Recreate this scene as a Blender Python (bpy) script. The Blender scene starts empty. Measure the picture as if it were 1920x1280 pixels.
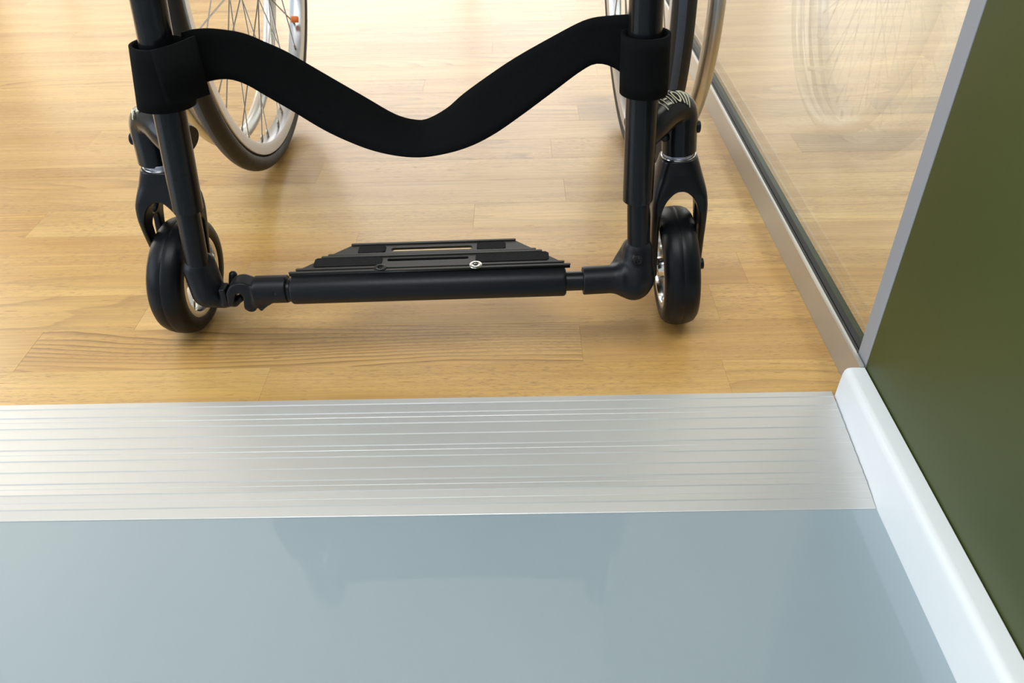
import bpy, math, random
import numpy as np
from mathutils import Vector, Matrix

PI = math.pi
rnd = random.Random(7)
scene = bpy.context.scene
COL = scene.collection

# ------------------------------------------------------------------ camera
F_PX = 1487.82
CAM_H = 0.53065
RT = np.array([0.9997510215665334, -0.0004937443689150452, -0.022308094790254897])
UP = np.array([0.01784596943921572, 0.6178371351872273, 0.7861035528213917])
FW = np.array([-0.013394635174106521, 0.7863059395681418, -0.6176921184120893])
CAM = np.array([0.0, 0.0, CAM_H])

def at(x, y, Y=None, Z=None, X=None):
    """point of the world seen at photo pixel (x, y) on the plane Y=, Z= or X="""
    d = (x - 960) / F_PX * RT - (y - 640) / F_PX * UP + FW
    if Y is not None: t = Y / d[1]
    elif X is not None: t = X / d[0]
    else: t = (Z - CAM_H) / d[2]
    return Vector(CAM + d * t)

cd = bpy.data.cameras.new('camera')
cam = bpy.data.objects.new('camera', cd)
COL.objects.link(cam)
cd.sensor_width = 36.0
cd.sensor_fit = 'HORIZONTAL'
cd.lens = F_PX / 1920 * 36.0
cd.clip_start = 0.01
cd.clip_end = 60
cd.dof.use_dof = True
cd.dof.focus_distance = 0.80
cd.dof.aperture_fstop = 13.0
m = Matrix.Identity(4)
for i in range(3):
    m[i][0], m[i][1], m[i][2], m[i][3] = RT[i], UP[i], -FW[i], CAM[i]
cam.matrix_world = m
scene.camera = cam

# ------------------------------------------------------------------ world, window light, exposure
w = bpy.data.worlds.new('world')
scene.world = w
w.use_nodes = True
w.node_tree.nodes['Background'].inputs[0].default_value = (0.75, 0.86, 1.0, 1)
w.node_tree.nodes['Background'].inputs[1].default_value = 0.6

def area(name, loc, rot, sx, sy, power, color):
    l = bpy.data.lights.new(name, 'AREA')
    l.shape = 'RECTANGLE'
    l.size, l.size_y, l.energy, l.color = sx, sy, power, color
    o = bpy.data.objects.new(name, l)
    o.location, o.rotation_euler = loc, rot
    COL.objects.link(o)
    return o

# daylight in the window openings of the room
area('window_light_back', (-0.25, 4.54, 1.22), (-PI/2, 0, 0), 2.3, 2.24, 42, (1.0, 0.96, 0.89))
area('window_light_back', (2.3, 4.54, 1.22), (-PI/2, 0, 0), 1.9, 2.24, 26, (1.0, 0.96, 0.88))
area('window_light_back', (-2.42, 4.54, 0.95), (-PI/2, 0, 0), 0.9, 1.2, 6.5, (1.0, 0.86, 0.62))
area('window_light_left', (-3.04, -0.35, 1.45), (0, -PI/2, 0), 1.9, 2.3, 52, (0.72, 0.87, 1.0))
area('window_light_left', (-3.04, 2.7, 1.35), (0, -PI/2, 0), 2.0, 1.7, 54, (1.0, 0.93, 0.80))
# unseen overhead fill, added in both rooms so more light falls from above
area('ceiling_fill', (-0.45, -0.25, 2.66), (0, 0, 0), 1.4, 1.0, 38, (0.93, 0.98, 1.0))
area('ceiling_fill', (1.7, 1.1, 2.66), (0, 0, 0), 0.9, 1.5, 30, (1.0, 0.96, 0.88))

vs = scene.view_settings
scene.display_settings.display_device = 'sRGB'
vs.view_transform = 'Standard'
vs.look = 'None'
vs.gamma = 1.0
vs.use_curve_mapping = False
vs.exposure = 0.0
scene.cycles.max_bounces = 10
scene.cycles.transparent_max_bounces = 16

# ------------------------------------------------------------------ materials
def newmat(name):
    mt = bpy.data.materials.new(name)
    mt.use_nodes = True
    nt = mt.node_tree
    return mt, nt, nt.nodes['Principled BSDF']

def N(nt, typ, **kw):
    n = nt.nodes.new(typ)
    for k, v in kw.items(): setattr(n, k, v)
    return n

def math_(nt, op, a, b=None, c=None, clamp=False):
    n = nt.nodes.new('ShaderNodeMath'); n.operation = op; n.use_clamp = clamp
    for i, v in enumerate((a, b, c)):
        if v is None: continue
        if isinstance(v, (int, float)): n.inputs[i].default_value = v
        else: nt.links.new(v, n.inputs[i])
    return n.outputs[0]

def mix_(nt, fac, a, b, blend='MIX'):
    n = nt.nodes.new('ShaderNodeMix'); n.data_type = 'RGBA'; n.blend_type = blend
    for s, v in ((n.inputs['Factor'], fac), (n.inputs['A'], a), (n.inputs['B'], b)):
        if isinstance(v, (int, float)): s.default_value = v
        elif isinstance(v, tuple): s.default_value = v if len(v) == 4 else v + (1,)
        else: nt.links.new(v, s)
    return n.outputs['Result']

def noise_(nt, vec, scale, detail=2, rough=0.5, dist=0.0):
    n = nt.nodes.new('ShaderNodeTexNoise')
    n.inputs['Scale'].default_value = scale; n.inputs['Detail'].default_value = detail
    n.inputs['Roughness'].default_value = rough; n.inputs['Distortion'].default_value = dist
    if vec is not None: nt.links.new(vec, n.inputs['Vector'])
    return n.outputs['Fac']

def ramp_(nt, fac, stops):
    n = nt.nodes.new('ShaderNodeMapRange'); n.clamp = True
    nt.links.new(fac, n.inputs[0])
    n.inputs[1].default_value, n.inputs[2].default_value = stops[0], stops[1]
    n.inputs[3].default_value, n.inputs[4].default_value = stops[2], stops[3]
    return n.outputs[0]

def simple(name, color, rough=0.5, metal=0.0, spec=0.5, coat=0.0, coat_rough=0.1,
           nscale=60, namt=0.08, bump=0.0, bscale=400, sheen=0.0, stretch=(1, 1, 1), aniso=0.0):
    mt, nt, b = newmat(name)
    tc = N(nt, 'ShaderNodeTexCoord'); mp = N(nt, 'ShaderNodeMapping')
    mp.inputs['Scale'].default_value = stretch
    nt.links.new(tc.outputs['Object'], mp.inputs['Vector'])
    f = noise_(nt, mp.outputs[0], nscale, 3)
    lo = tuple(c * (1 - namt) for c in color); hi = tuple(min(1, c * (1 + namt)) for c in color)
    nt.links.new(mix_(nt, f, lo, hi), b.inputs['Base Color'])
    r = ramp_(nt, f, (0.3, 0.7, max(0.02, rough * 0.92), min(1, rough * 1.08)))
    nt.links.new(r, b.inputs['Roughness'])
    b.inputs['Metallic'].default_value = metal
    b.inputs['Specular IOR Level'].default_value = spec
    b.inputs['Coat Weight'].default_value = coat
    b.inputs['Coat Roughness'].default_value = coat_rough
    b.inputs['Sheen Weight'].default_value = sheen
    b.inputs['Anisotropic'].default_value = aniso
    if bump:
        g = noise_(nt, mp.outputs[0], bscale, 2)
        bn = N(nt, 'ShaderNodeBump'); bn.inputs['Strength'].default_value = bump
        bn.inputs['Distance'].default_value = 0.001
        nt.links.new(g, bn.inputs['Height']); nt.links.new(bn.outputs[0], b.inputs['Normal'])
    return mt

def wood_material():
    mt, nt, b = newmat('oiled_wood')
    tc = N(nt, 'ShaderNodeTexCoord'); oi = N(nt, 'ShaderNodeObjectInfo')
    off = N(nt, 'ShaderNodeVectorMath', operation='SCALE')
    one = N(nt, 'ShaderNodeCombineXYZ')
    for i, k in enumerate((37.0, 11.0, 5.0)): one.inputs[i].default_value = k
    nt.links.new(one.outputs[0], off.inputs[0]); nt.links.new(oi.outputs['Random'], off.inputs['Scale'])
    add = N(nt, 'ShaderNodeVectorMath', operation='ADD')
    nt.links.new(tc.outputs['Object'], add.inputs[0]); nt.links.new(off.outputs[0], add.inputs[1])
    def mapped(sc):
        mp = N(nt, 'ShaderNodeMapping'); mp.inputs['Scale'].default_value = sc
        nt.links.new(add.outputs[0], mp.inputs['Vector']); return mp.outputs[0]
    # growth rings: contour lines of a long soft field
    field = noise_(nt, mapped((1.3, 9.0, 1.0)), 1.0, 1.5, 0.4)
    wob = noise_(nt, mapped((9.0, 60.0, 1.0)), 1.0, 2)
    sy = N(nt, 'ShaderNodeSeparateXYZ'); nt.links.new(add.outputs[0], sy.inputs[0])
    lin = math_(nt, 'MULTIPLY', math_(nt, 'MULTIPLY', sy.outputs[1], 125.0), math_(nt, 'POWER', oi.outputs['Alpha'], 1.5))
    ph = math_(nt, 'ADD', math_(nt, 'ADD', math_(nt, 'MULTIPLY', field, 17.0), lin), math_(nt, 'MULTIPLY', wob, 0.8))
    fr = math_(nt, 'FRACT', ph)
    ring = math_(nt, 'POWER', fr, 3.2)
    ring = math_(nt, 'MULTIPLY', ring, ramp_(nt, fr, (0.94, 1.0, 1.0, 0.0)))
    ringn = math_(nt, 'MULTIPLY', ring, ramp_(nt, noise_(nt, mapped((5, 30, 1)), 1.0, 2), (0.3, 0.6, 0.5, 1.0)))
    ringf = math_(nt, 'MULTIPLY', ringn, math_(nt, 'MULTIPLY', oi.outputs['Alpha'], 0.95))
    # pores: short dark dashes along the grain
    pore = noise_(nt, mapped((90, 1150, 1)), 1.0, 2, 0.6)
    poref = math_(nt, 'MULTIPLY', ramp_(nt, pore, (0.55, 0.66, 0.0, 1.0)),
                  ramp_(nt, noise_(nt, mapped((3, 22, 1)), 1.0, 2), (0.35, 0.65, 0.10, 0.72)))
    # fine fibre streaks and soft tone drift
    fib = noise_(nt, mapped((4.5, 260, 1)), 1.0, 4, 0.6)
    drift = noise_(nt, mapped((2.2, 17, 1)), 1.0, 3, 0.5)
    base = mix_(nt, ramp_(nt, drift, (0.3, 0.7, 0.0, 1.0)), (0.55, 0.33, 0.10), (0.75, 0.51, 0.205))
    base = mix_(nt, ramp_(nt, fib, (0.35, 0.65, 0.0, 0.35)), base, (0.36, 0.215, 0.09))
    base = mix_(nt, ringf, base, (0.17, 0.085, 0.03))
    base = mix_(nt, poref, base, (0.19, 0.10, 0.04))
    # occasional knots
    vor = N(nt, 'ShaderNodeTexVoronoi'); vor.inputs['Scale'].default_value = 1.0
    nt.links.new(mapped((4.5, 26, 1)), vor.inputs['Vector'])
    kn = ramp_(nt, vor.outputs['Distance'], (0.03, 0.13, 0.55, 0.0))
    sep = N(nt, 'ShaderNodeSeparateColor'); nt.links.new(vor.outputs['Color'], sep.inputs[0])
    kn = math_(nt, 'MULTIPLY', kn, ramp_(nt, sep.outputs[0], (0.86, 0.88, 0.0, 1.0)))
    base = mix_(nt, kn, base, (0.30, 0.15, 0.05))
    dash = ramp_(nt, noise_(nt, mapped((26, 420, 1)), 1.0, 1), (0.735, 0.76, 0.0, 0.75))
    base = mix_(nt, dash, base, (0.24, 0.10, 0.025))
    col = mix_(nt, 1.0, base, oi.outputs['Color'], 'MULTIPLY')
    nt.links.new(col, b.inputs['Base Color'])
    r = ramp_(nt, fib, (0.3, 0.7, 0.34, 0.42))
    nt.links.new(r, b.inputs['Roughness'])
    b.inputs['Specular IOR Level'].default_value = 0.5
    b.inputs['Coat Weight'].default_value = 0.55
    b.inputs['Coat Roughness'].default_value = 0.22
    bn = N(nt, 'ShaderNodeBump'); bn.inputs['Strength'].default_value = 0.25
    bn.inputs['Distance'].default_value = 0.0004
    h = math_(nt, 'SUBTRACT', 1.0, math_(nt, 'ADD', poref, math_(nt, 'MULTIPLY', ringf, 0.5)))
    nt.links.new(h, bn.inputs['Height']); nt.links.new(bn.outputs[0], b.inputs['Normal'])
    return mt

def glass_material():
    mt = bpy.data.materials.new('clear_glass'); mt.use_nodes = True
    nt = mt.node_tree
    for n in list(nt.nodes): nt.nodes.remove(n)
    out = N(nt, 'ShaderNodeOutputMaterial')
    tr = N(nt, 'ShaderNodeBsdfTransparent'); tr.inputs[0].default_value = (0.965, 0.985, 0.965, 1)
    gl = N(nt, 'ShaderNodeBsdfGlossy'); gl.inputs['Roughness'].default_value = 0.0
    fr = N(nt, 'ShaderNodeFresnel'); ge_ = N(nt, 'ShaderNodeNewGeometry')
    nt.links.new(ramp_(nt, ge_.outputs['Backfacing'], (0.0, 1.0, 1.52, 1 / 1.52)), fr.inputs['IOR'])   # no internal total reflection in a thin pane
    mx = N(nt, 'ShaderNodeMixShader')
    nt.links.new(fr.outputs[0], mx.inputs[0]); nt.links.new(tr.outputs[0], mx.inputs[1])
    nt.links.new(gl.outputs[0], mx.inputs[2]); nt.links.new(mx.outputs[0], out.inputs[0])
    return mt

M = {}
M['wood'] = wood_material()
M['glass'] = glass_material()
M['glass_edge'] = simple('glass_edge_green', (0.028, 0.042, 0.014), 0.3, namt=0.2)
M['grey_floor'] = simple('grey_lacquered_floor', (0.305, 0.378, 0.425), 0.35, coat=0.9, coat_rough=0.03, nscale=6, namt=0.035, bump=0.05, bscale=25)
M['alu'] = simple('brushed_aluminium', (0.655, 0.65, 0.64), 0.42, metal=0.55, nscale=40, namt=0.03, stretch=(0.6, 60, 20), bump=0.06, bscale=30)
M['alu_sill'] = simple('satin_aluminium', (0.60, 0.60, 0.585), 0.42, metal=0.75, nscale=30, namt=0.03, stretch=(1, 0.05, 1))
M['silver'] = simple('machined_silver', (0.80, 0.79, 0.76), 0.16, metal=1.0, nscale=80, namt=0.04)
M['rim_silver'] = simple('anodised_rim', (0.54, 0.55, 0.57), 0.32, metal=1.0, nscale=90, namt=0.03)
M['handrim'] = simple('anodised_hand_rim', (0.60, 0.59, 0.57), 0.36, metal=1.0, nscale=90, namt=0.03)
M['spoke'] = simple('spoke_steel', (0.40, 0.37, 0.33), 0.25, metal=1.0, nscale=90, namt=0.03)
M['black_frame'] = simple('gloss_black_anodised', (0.007, 0.008, 0.010), 0.24, spec=0.25, coat=0.06, coat_rough=0.06, nscale=30, namt=0.1)
M['black_plastic'] = simple('satin_black_plastic', (0.006, 0.007, 0.010), 0.40, spec=0.25, nscale=200, namt=0.1, bump=0.05, bscale=900)
M['black_metal'] = simple('satin_black_metal', (0.006, 0.0065, 0.009), 0.33, spec=0.27, nscale=120, namt=0.1)
M['rubber'] = simple('caster_rubber', (0.0045, 0.0055, 0.0075), 0.38, spec=0.2, nscale=90, namt=0.15, bump=0.04, bscale=500)
M['tyre'] = simple('tyre_rubber', (0.020, 0.019, 0.018), 0.55, spec=0.4, nscale=90, namt=0.15, bump=0.05, bscale=900)
M['tyre_stripe'] = simple('tyre_tread_band', (0.075, 0.085, 0.11), 0.6, spec=0.3, nscale=300, namt=0.15, bump=0.3, bscale=1500)
M['velcro'] = simple('black_hook_fabric', (0.006, 0.0065, 0.007), 0.95, spec=0.08, nscale=300, namt=0.3, bump=0.5, bscale=1800)
M['grip'] = simple('grip_tape', (0.012, 0.012, 0.013), 0.9, spec=0.2, nscale=900, namt=0.6, bump=0.9, bscale=1600)
M['plate'] = simple('plate_anodised', (0.022, 0.021, 0.018), 0.34, spec=0.5, nscale=100, namt=0.1)
M['collar'] = simple('grey_collar', (0.42, 0.42, 0.50), 0.35, metal=0.6, namt=0.05)
M['orange'] = simple('orange_plastic', (0.85, 0.20, 0.03), 0.4)
M['print'] = simple('pale_print', (0.62, 0.60, 0.45), 0.5)
M['white_paint'] = simple('white_gloss_paint', (0.84, 0.865, 0.885), 0.35, nscale=14, namt=0.02, bump=0.15, bscale=60)
M['grey_paint'] = simple('grey_satin_paint', (0.35, 0.355, 0.385), 0.45, nscale=25, namt=0.03, stretch=(1, 1, 0.1), bump=0.1, bscale=80)
M['green_paint'] = simple('olive_green_paint', (0.055, 0.070, 0.0155), 0.46, nscale=4, namt=0.08, bump=0.06, bscale=160)
M['gasket'] = simple('black_gasket', (0.018, 0.018, 0.02), 0.55, nscale=40, namt=0.3, stretch=(1, 0.2, 1))
M['plaster'] = simple('white_plaster', (0.72, 0.71, 0.69), 0.8, nscale=5, namt=0.03, bump=0.1, bscale=80)
M['frame_white'] = simple('white_window_frame', (0.75, 0.75, 0.75), 0.4)
M['seat_fabric'] = simple('black_seat_fabric', (0.012, 0.012, 0.014), 0.85, spec=0.2, nscale=300, namt=0.3, bump=0.4, bscale=1500)

# ------------------------------------------------------------------ helpers
def mesh_obj(name, verts, faces, mat=None, parent=None, smooth=False, loc=None):
    me = bpy.data.meshes.new(name)
    me.from_pydata([tuple(v) for v in verts], [], faces)
    me.update()
    if smooth: me.polygons.foreach_set('use_smooth', [True] * len(me.polygons))
    if mat: me.materials.append(mat)
    o = bpy.data.objects.new(name, me)
    COL.objects.link(o)
    if parent: o.parent = parent
    if loc is not None: o.location = loc
    return o

def link_mesh(name, me, parent=None, loc=None):
    o = bpy.data.objects.new(name, me)
    COL.objects.link(o)
    if parent: o.parent = parent
    if loc is not None: o.location = loc
    return o

def tag(o, label=None, cat=None, group=None, kind=None):
    if label: o['label'] = label
    if cat: o['category'] = cat
    if group: o['group'] = group
    if kind: o['kind'] = kind
    return o

def bevel(o, width, seg=2, angle=40):
    b = o.modifiers.new('bevel', 'BEVEL'); b.width = width; b.segments = seg
    b.limit_method = 'ANGLE'; b.angle_limit = math.radians(angle)
    return o

def autosmooth(o, deg=35):
    me = o.data
    me.polygons.foreach_set('use_smooth', [True] * len(me.polygons))
    try: me.set_sharp_from_angle(angle=math.radians(deg))
    except Exception: pass
    return o

def box(name, lo, hi, mat, parent=None, bev=0.0):
    x0, y0, z0 = lo; x1, y1, z1 = hi
    v = [(x0,y0,z0),(x1,y0,z0),(x1,y1,z0),(x0,y1,z0),(x0,y0,z1),(x1,y0,z1),(x1,y1,z1),(x0,y1,z1)]
    f = [(0,3,2,1),(4,5,6,7),(0,1,5,4),(1,2,6,5),(2,3,7,6),(3,0,4,7)]
    o = mesh_obj(name, v, f, mat, parent)
    if bev: bevel(o, bev)
    return o

def multibox(name, boxes, mat, parent=None):
    V, Fc = [], []
    for (x0,y0,z0),(x1,y1,z1) in boxes:
        b = len(V)
        V += [(x0,y0,z0),(x1,y0,z0),(x1,y1,z0),(x0,y1,z0),(x0,y0,z1),(x1,y0,z1),(x1,y1,z1),(x0,y1,z1)]
        Fc += [tuple(b+i for i in f) for f in [(0,3,2,1),(4,5,6,7),(0,1,5,4),(1,2,6,5),(2,3,7,6),(3,0,4,7)]]
    return mesh_obj(name, V, Fc, mat, parent)

def extrude_profile(name, prof, axis, a0, a1, mat, parent=None, smooth=False):
    """closed 2-D profile extruded along axis 'x' (prof=(y,z)) or 'y' (prof=(x,z))"""
    n = len(prof); V = []
    for t in (a0, a1):
        for p, q in prof: V.append((t, p, q) if axis == 'x' else (p, t, q))
    F = [(i, (i+1) % n, n + (i+1) % n, n + i) for i in range(n)]
    F += [tuple(range(n-1, -1, -1)), tuple(range(n, 2*n))]
    o = mesh_obj(name, V, F, mat, parent)
    import bmesh
    bm = bmesh.new(); bm.from_mesh(o.data); bmesh.ops.recalc_face_normals(bm, faces=bm.faces); bm.to_mesh(o.data); bm.free()
    if smooth: autosmooth(o, 25)
    return o

def catmull(pts, n=8):
    P = [Vector(p) for p in pts]
    P = [P[0] * 2 - P[1]] + P + [P[-1] * 2 - P[-2]]
    out = []
    for i in range(1, len(P) - 2):
        for k in range(n):
            t = k / n
            a, b, c, d = P[i-1], P[i], P[i+1], P[i+2]
            out.append(0.5 * ((2*b) + (c - a)*t + (2*a - 5*b + 4*c - d)*t*t + (3*b - a - 3*c + d)*t**3))
    out.append(P[-2].copy())
    return out

def tube_data(path, r, seg=24, cap=True, closed=False, round_end=0.0):
    """swept tube; r number or list"""
    P = [Vector(p) for p in path]; n = len(P)
    R = [r] * n if isinstance(r, (int, float)) else list(r)
    T = []
    for i in range(n):
        if closed: t = P[(i+1) % n] - P[i-1]
        else: t = P[min(i+1, n-1)] - P[max(i-1, 0)]
        T.append(t.normalized())
    ref = Vector((0, 0, 1)) if abs(T[0].z) < 0.9 else Vector((0, 1, 0))
    u = T[0].cross(ref).normalized()
    V, F = [], []
    for i in range(n):
        u = (u - T[i] * u.dot(T[i])).normalized(); v = T[i].cross(u)
        for k in range(seg):
            a = 2 * PI * k / seg
            V.append(P[i] + (u * math.cos(a) + v * math.sin(a)) * R[i])
    m_ = n if closed else n - 1
    for i in range(m_):
        j = (i + 1) % n
        for k in range(seg):
            l = (k + 1) % seg
            F.append((i*seg+k, i*seg+l, j*seg+l, j*seg+k))
    if cap and not closed:
        F.append(tuple(range(seg-1, -1, -1))); F.append(tuple((n-1)*seg + k for k in range(seg)))
    return V, F

def tube(name, path, r, mat, parent=None, seg=24, cap=True, closed=False):
    V, F = tube_data(path, r, seg, cap, closed)
    o = mesh_obj(name, V, F, mat, parent)
    return autosmooth(o, 40)

def rounded_cyl(name, a, b, r, e, mat, parent=None, seg=28):
    """cylinder from a to b with rounded ends of radius e"""
    a, b = Vector(a), Vector(b); d = (b - a); L = d.length; d.normalize()
    pts, rr = [], []
    for k in range(5):
        t = k / 4 * PI / 2
        pts.append(a + d * (e * (1 - math.sin(t)) if False else e * (1 - math.cos(t)))); rr.append(r - e + e * math.sin(t))
    for k in range(5):
        t = (4 - k) / 4 * PI / 2
        pts.append(b - d * (e * (1 - math.cos(t)))); rr.append(r - e + e * math.sin(t))
    V, F = tube_data(pts, rr, seg)
    o = mesh_obj(name, V, F, mat, parent)
    return autosmooth(o, 50)

def lathe_x(name, prof, mat, parent=None, seg=96, closed=True, mats=None, zones=None):
    """revolve profile [(x, radius)] round the X axis"""
    n = len(prof); V, F, mi = [], [], []
    for k in range(seg):
        a = 2 * PI * k / seg; c, s = math.cos(a), math.sin(a)
        for x, r in prof: V.append((x, r * c, r * s))
    m_ = n if closed else n - 1
    for k in range(seg):
        l = (k + 1) % seg
        for i in range(m_):
            j = (i + 1) % n
            F.append((k*n+i, l*n+i, l*n+j, k*n+j)); mi.append(zones[i] if zones else 0)
    o = mesh_obj(name, V, F, mat, parent)
    if mats:
        for mm in mats: o.data.materials.append(mm)
        o.data.polygons.foreach_set('material_index', mi)
    import bmesh
    bm = bmesh.new(); bm.from_mesh(o.data); bmesh.ops.recalc_face_normals(bm, faces=bm.faces); bm.to_mesh(o.data); bm.free()
    return autosmooth(o, 40)

# -------- signed distance modelling with surface nets, for the moulded parts
def surface_nets(f, lo, hi, h):
    lo = np.array(lo, float); hi = np.array(hi, float)
    n = np.ceil((hi - lo) / h).astype(int) + 1
    ax = [lo[i] + h * np.arange(n[i]) for i in range(3)]
    X, Y, Z = np.meshgrid(*ax, indexing='ij')
    D = f(X, Y, Z)
    S = D < 0
    c = (n[0]-1, n[1]-1, n[2]-1)
    acc = np.zeros(c + (3,)); cnt = np.zeros(c)
    offs = [(i, j, k) for i in (0, 1) for j in (0, 1) for k in (0, 1)]
    for o in offs:
        for a in range(3):
            if o[a]: continue
            p = list(o); p[a] = 1
            s0 = tuple(slice(o[i], o[i] + c[i]) for i in range(3)); s1 = tuple(slice(p[i], p[i] + c[i]) for i in range(3))
            d0, d1 = D[s0], D[s1]
            cr = S[s0] != S[s1]
            t = np.where(cr, d0 / np.where(cr, d0 - d1, 1), 0)
            for i in range(3):
                acc[..., i] += np.where(cr, o[i] + (t if i == a else 0), 0)
            cnt += cr
    act = cnt > 0
    idx = -np.ones(c, int); idx[act] = np.arange(act.sum())
    ijk = np.argwhere(act)
    V = lo + h * (ijk + acc[act] / cnt[act][:, None])
    Fc = []
    for a in range(3):
        b, d = (a + 1) % 3, (a + 2) % 3
        s0 = [slice(1, None)] * 3; s1 = [slice(1, None)] * 3
        s0[a] = slice(0, n[a]-1); s1[a] = slice(1, n[a])
        s0[b] = s1[b] = slice(1, n[b]-1); s0[d] = s1[d] = slice(1, n[d]-1)
        A, B = S[tuple(s0)], S[tuple(s1)]
        for sgn in (True, False):
            q = np.argwhere((A != B) & (A == sgn))
            if not len(q): continue
            base = q.copy(); base[:, b] += 1; base[:, d] += 1
            def g(db, dd):
                w_ = base.copy(); w_[:, b] += db; w_[:, d] += dd
                return idx[w_[:, 0], w_[:, 1], w_[:, 2]]
            quad = [g(-1, -1), g(0, -1), g(0, 0), g(-1, 0)]
            if not sgn: quad = quad[::-1]
            Fc.append(np.stack(quad, 1))
    return V, np.concatenate(Fc).tolist()

def sdf_obj(name, f, lo, hi, h, mat, parent=None):
    V, F = surface_nets(f, lo, hi, h)
    o = mesh_obj(name, V.tolist(), F, mat, parent, smooth=True)
    return o

def caps(X, Y, Z, a, b, r1, r2=None):
    r2 = r1 if r2 is None else r2
    a = np.array(a, float); b = np.array(b, float); d = b - a; L2 = d @ d
    t = np.clip(((X-a[0])*d[0] + (Y-a[1])*d[1] + (Z-a[2])*d[2]) / L2, 0, 1)
    return np.sqrt((X-a[0]-t*d[0])**2 + (Y-a[1]-t*d[1])**2 + (Z-a[2]-t*d[2])**2) - (r1 + (r2-r1)*t)

def cyl(X, Y, Z, a, b, r, e=0.001):
    """flat-ended cylinder with edge rounding e"""
    a = np.array(a, float); b = np.array(b, float); d = b - a; L = np.sqrt(d @ d); d = d / L
    s = (X-a[0])*d[0] + (Y-a[1])*d[1] + (Z-a[2])*d[2]
    rad = np.sqrt(np.maximum((X-a[0]-s*d[0])**2 + (Y-a[1]-s*d[1])**2 + (Z-a[2]-s*d[2])**2, 0))
    q1 = rad - (r - e); q2 = np.abs(s - L/2) - (L/2 - e)
    return np.minimum(np.maximum(q1, q2), 0) + np.sqrt(np.maximum(q1, 0)**2 + np.maximum(q2, 0)**2) - e

def sbox(X, Y, Z, c, hs, e=0.001):
    q = [np.abs(v - c[i]) - (hs[i] - e) for i, v in enumerate((X, Y, Z))]
    return np.minimum(np.maximum(np.maximum(q[0], q[1]), q[2]), 0) + np.sqrt(sum(np.maximum(v, 0)**2 for v in q)) - e

def smin(a, b, k):
    h_ = np.clip(0.5 + 0.5 * (b - a) / k, 0, 1)
    return b * (1 - h_) + a * h_ - k * h_ * (1 - h_)

def smax(a, b, k): return -smin(-a, -b, k)

# ------------------------------------------------------------------ the room
XW = 0.327           # green wall face
YE = 0.580           # its end
# wooden floor: subfloor slab carrying the planks
floor = tag(multibox('floor', [((-3.0, 0.576, -0.030), (3.4, 4.5, -0.0102)), ((-3.0, 2.463, -0.0102), (3.4, 4.5, 0.0)),
                               ((-3.0, 0.576, -0.0102), (-1.9, 2.463, 0.0)), ((2.1, 0.576, -0.0102), (3.4, 2.463, 0.0))], M['wood']),
            'pale oiled wooden strip floor under the wheelchair', kind='structure')
floor.color = (1, 1, 1, 0.4)
tag(box('floor', (-3.0, -2.5, -0.030), (3.4, 0.576, -0.0155), M['grey_floor']),
    'glossy pale grey-blue floor in the foreground', kind='structure')

Y0, PW = 0.63827, 0.07
known = {-1: [-0.265], 0: [-0.538, 0.063, 0.62], 1: [-0.436, 0.22], 2: [-0.340, 0.268], 3: [-0.214, 0.50], 4: [-0.662, -0.063, 0.56],
         5: [-0.545, 0.064], 6: [-0.30, 0.31], 7: [-0.46, 0.05, 0.432], 8: [-0.70, 0.20], 9: [-0.31, 0.102, 0.60], 10: [-0.55, 0.30],
         11: [-0.70, -0.174, 0.426], 12: [-0.42, 0.15], 13: [-0.6, 0.35], 14: [-0.051, 0.62], 15: [-0.72, 0.28], 17: [-0.41, 0.1]}
def T(r, g, b, a): return (r, g, b, a)
tint = {(-1, 0): T(1.02, .96, .84, .12), (-1, 1): T(.95, .86, .74, .10),
        (0, 0): T(.95, .88, .78, .1), (0, 1): T(1.0, .90, .78, 1.0), (0, 2): T(.90, .80, .70, .15), (0, 3): T(.95, .85, .72, .3),
        (1, 0): T(1.02, .95, .82, .55), (1, 1): T(1.0, .92, .84, .1), (1, 2): T(.96, .86, .74, .1),
        (2, 0): T(1.08, 1.0, .84, .3), (2, 1): T(.90, .80, .73, .1), (2, 2): T(1.1, 1.04, .95, .35),
        (3, 0): T(1.0, .88, .68, .12), (3, 1): T(1.02, .96, .92, .1), (3, 2): T(1.0, .96, .9, .1),
        (4, 0): T(1.04, .92, .74, .6), (4, 1): T(1.05, 1.0, .88, .12), (4, 2): T(1.12, 1.08, .98, .35), (4, 3): T(1.05, 1, .9, .2),
        (5, 0): T(1.0, .95, .85, .2), (5, 1): T(1.02, .97, .90, .12), (5, 2): T(1.05, 1.0, .88, .1),
        (7, 3): T(.86, .80, .78, 1.0), (7, 2): T(1.0, .92, .84, .1), (9, 2): T(.98, .93, .86, .3), (9, 1): T(1.03, .95, .9, .5), (9, 3): T(.84, .79, .74, .5)}
pal = [T(1.02, .97, .90, .1), T(.97, .90, .82, .1), T(1.07, 1.02, .93, .2), T(1.0, .93, .83, .5), T(.93, .86, .79, .15), T(1.05, .99, .88, .8)]

def plank_mesh(L, W):
    g, c, t = 0.00003, 0.00018, 0.0100
    x0, x1, y0, y1 = -L/2 + g, L/2 - g, -W/2 + g, W/2 - g
    V = [(x0,y0,-t),(x1,y0,-t),(x1,y1,-t),(x0,y1,-t),(x0,y0,-c),(x1,y0,-c),(x1,y1,-c),(x0,y1,-c),
         (x0+c,y0+c,0),(x1-c,y0+c,0),(x1-c,y1-c,0),(x0+c,y1-c,0)]
    F = [(8,9,10,11),(4,5,9,8),(5,6,10,9),(6,7,11,10),(7,4,8,11),(0,1,5,4),(1,2,6,5),(2,3,7,6),(3,0,4,7)]
    me = bpy.data.meshes.new('plank'); me.from_pydata(V, [], F); me.materials.append(M['wood'])
    return me

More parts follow.
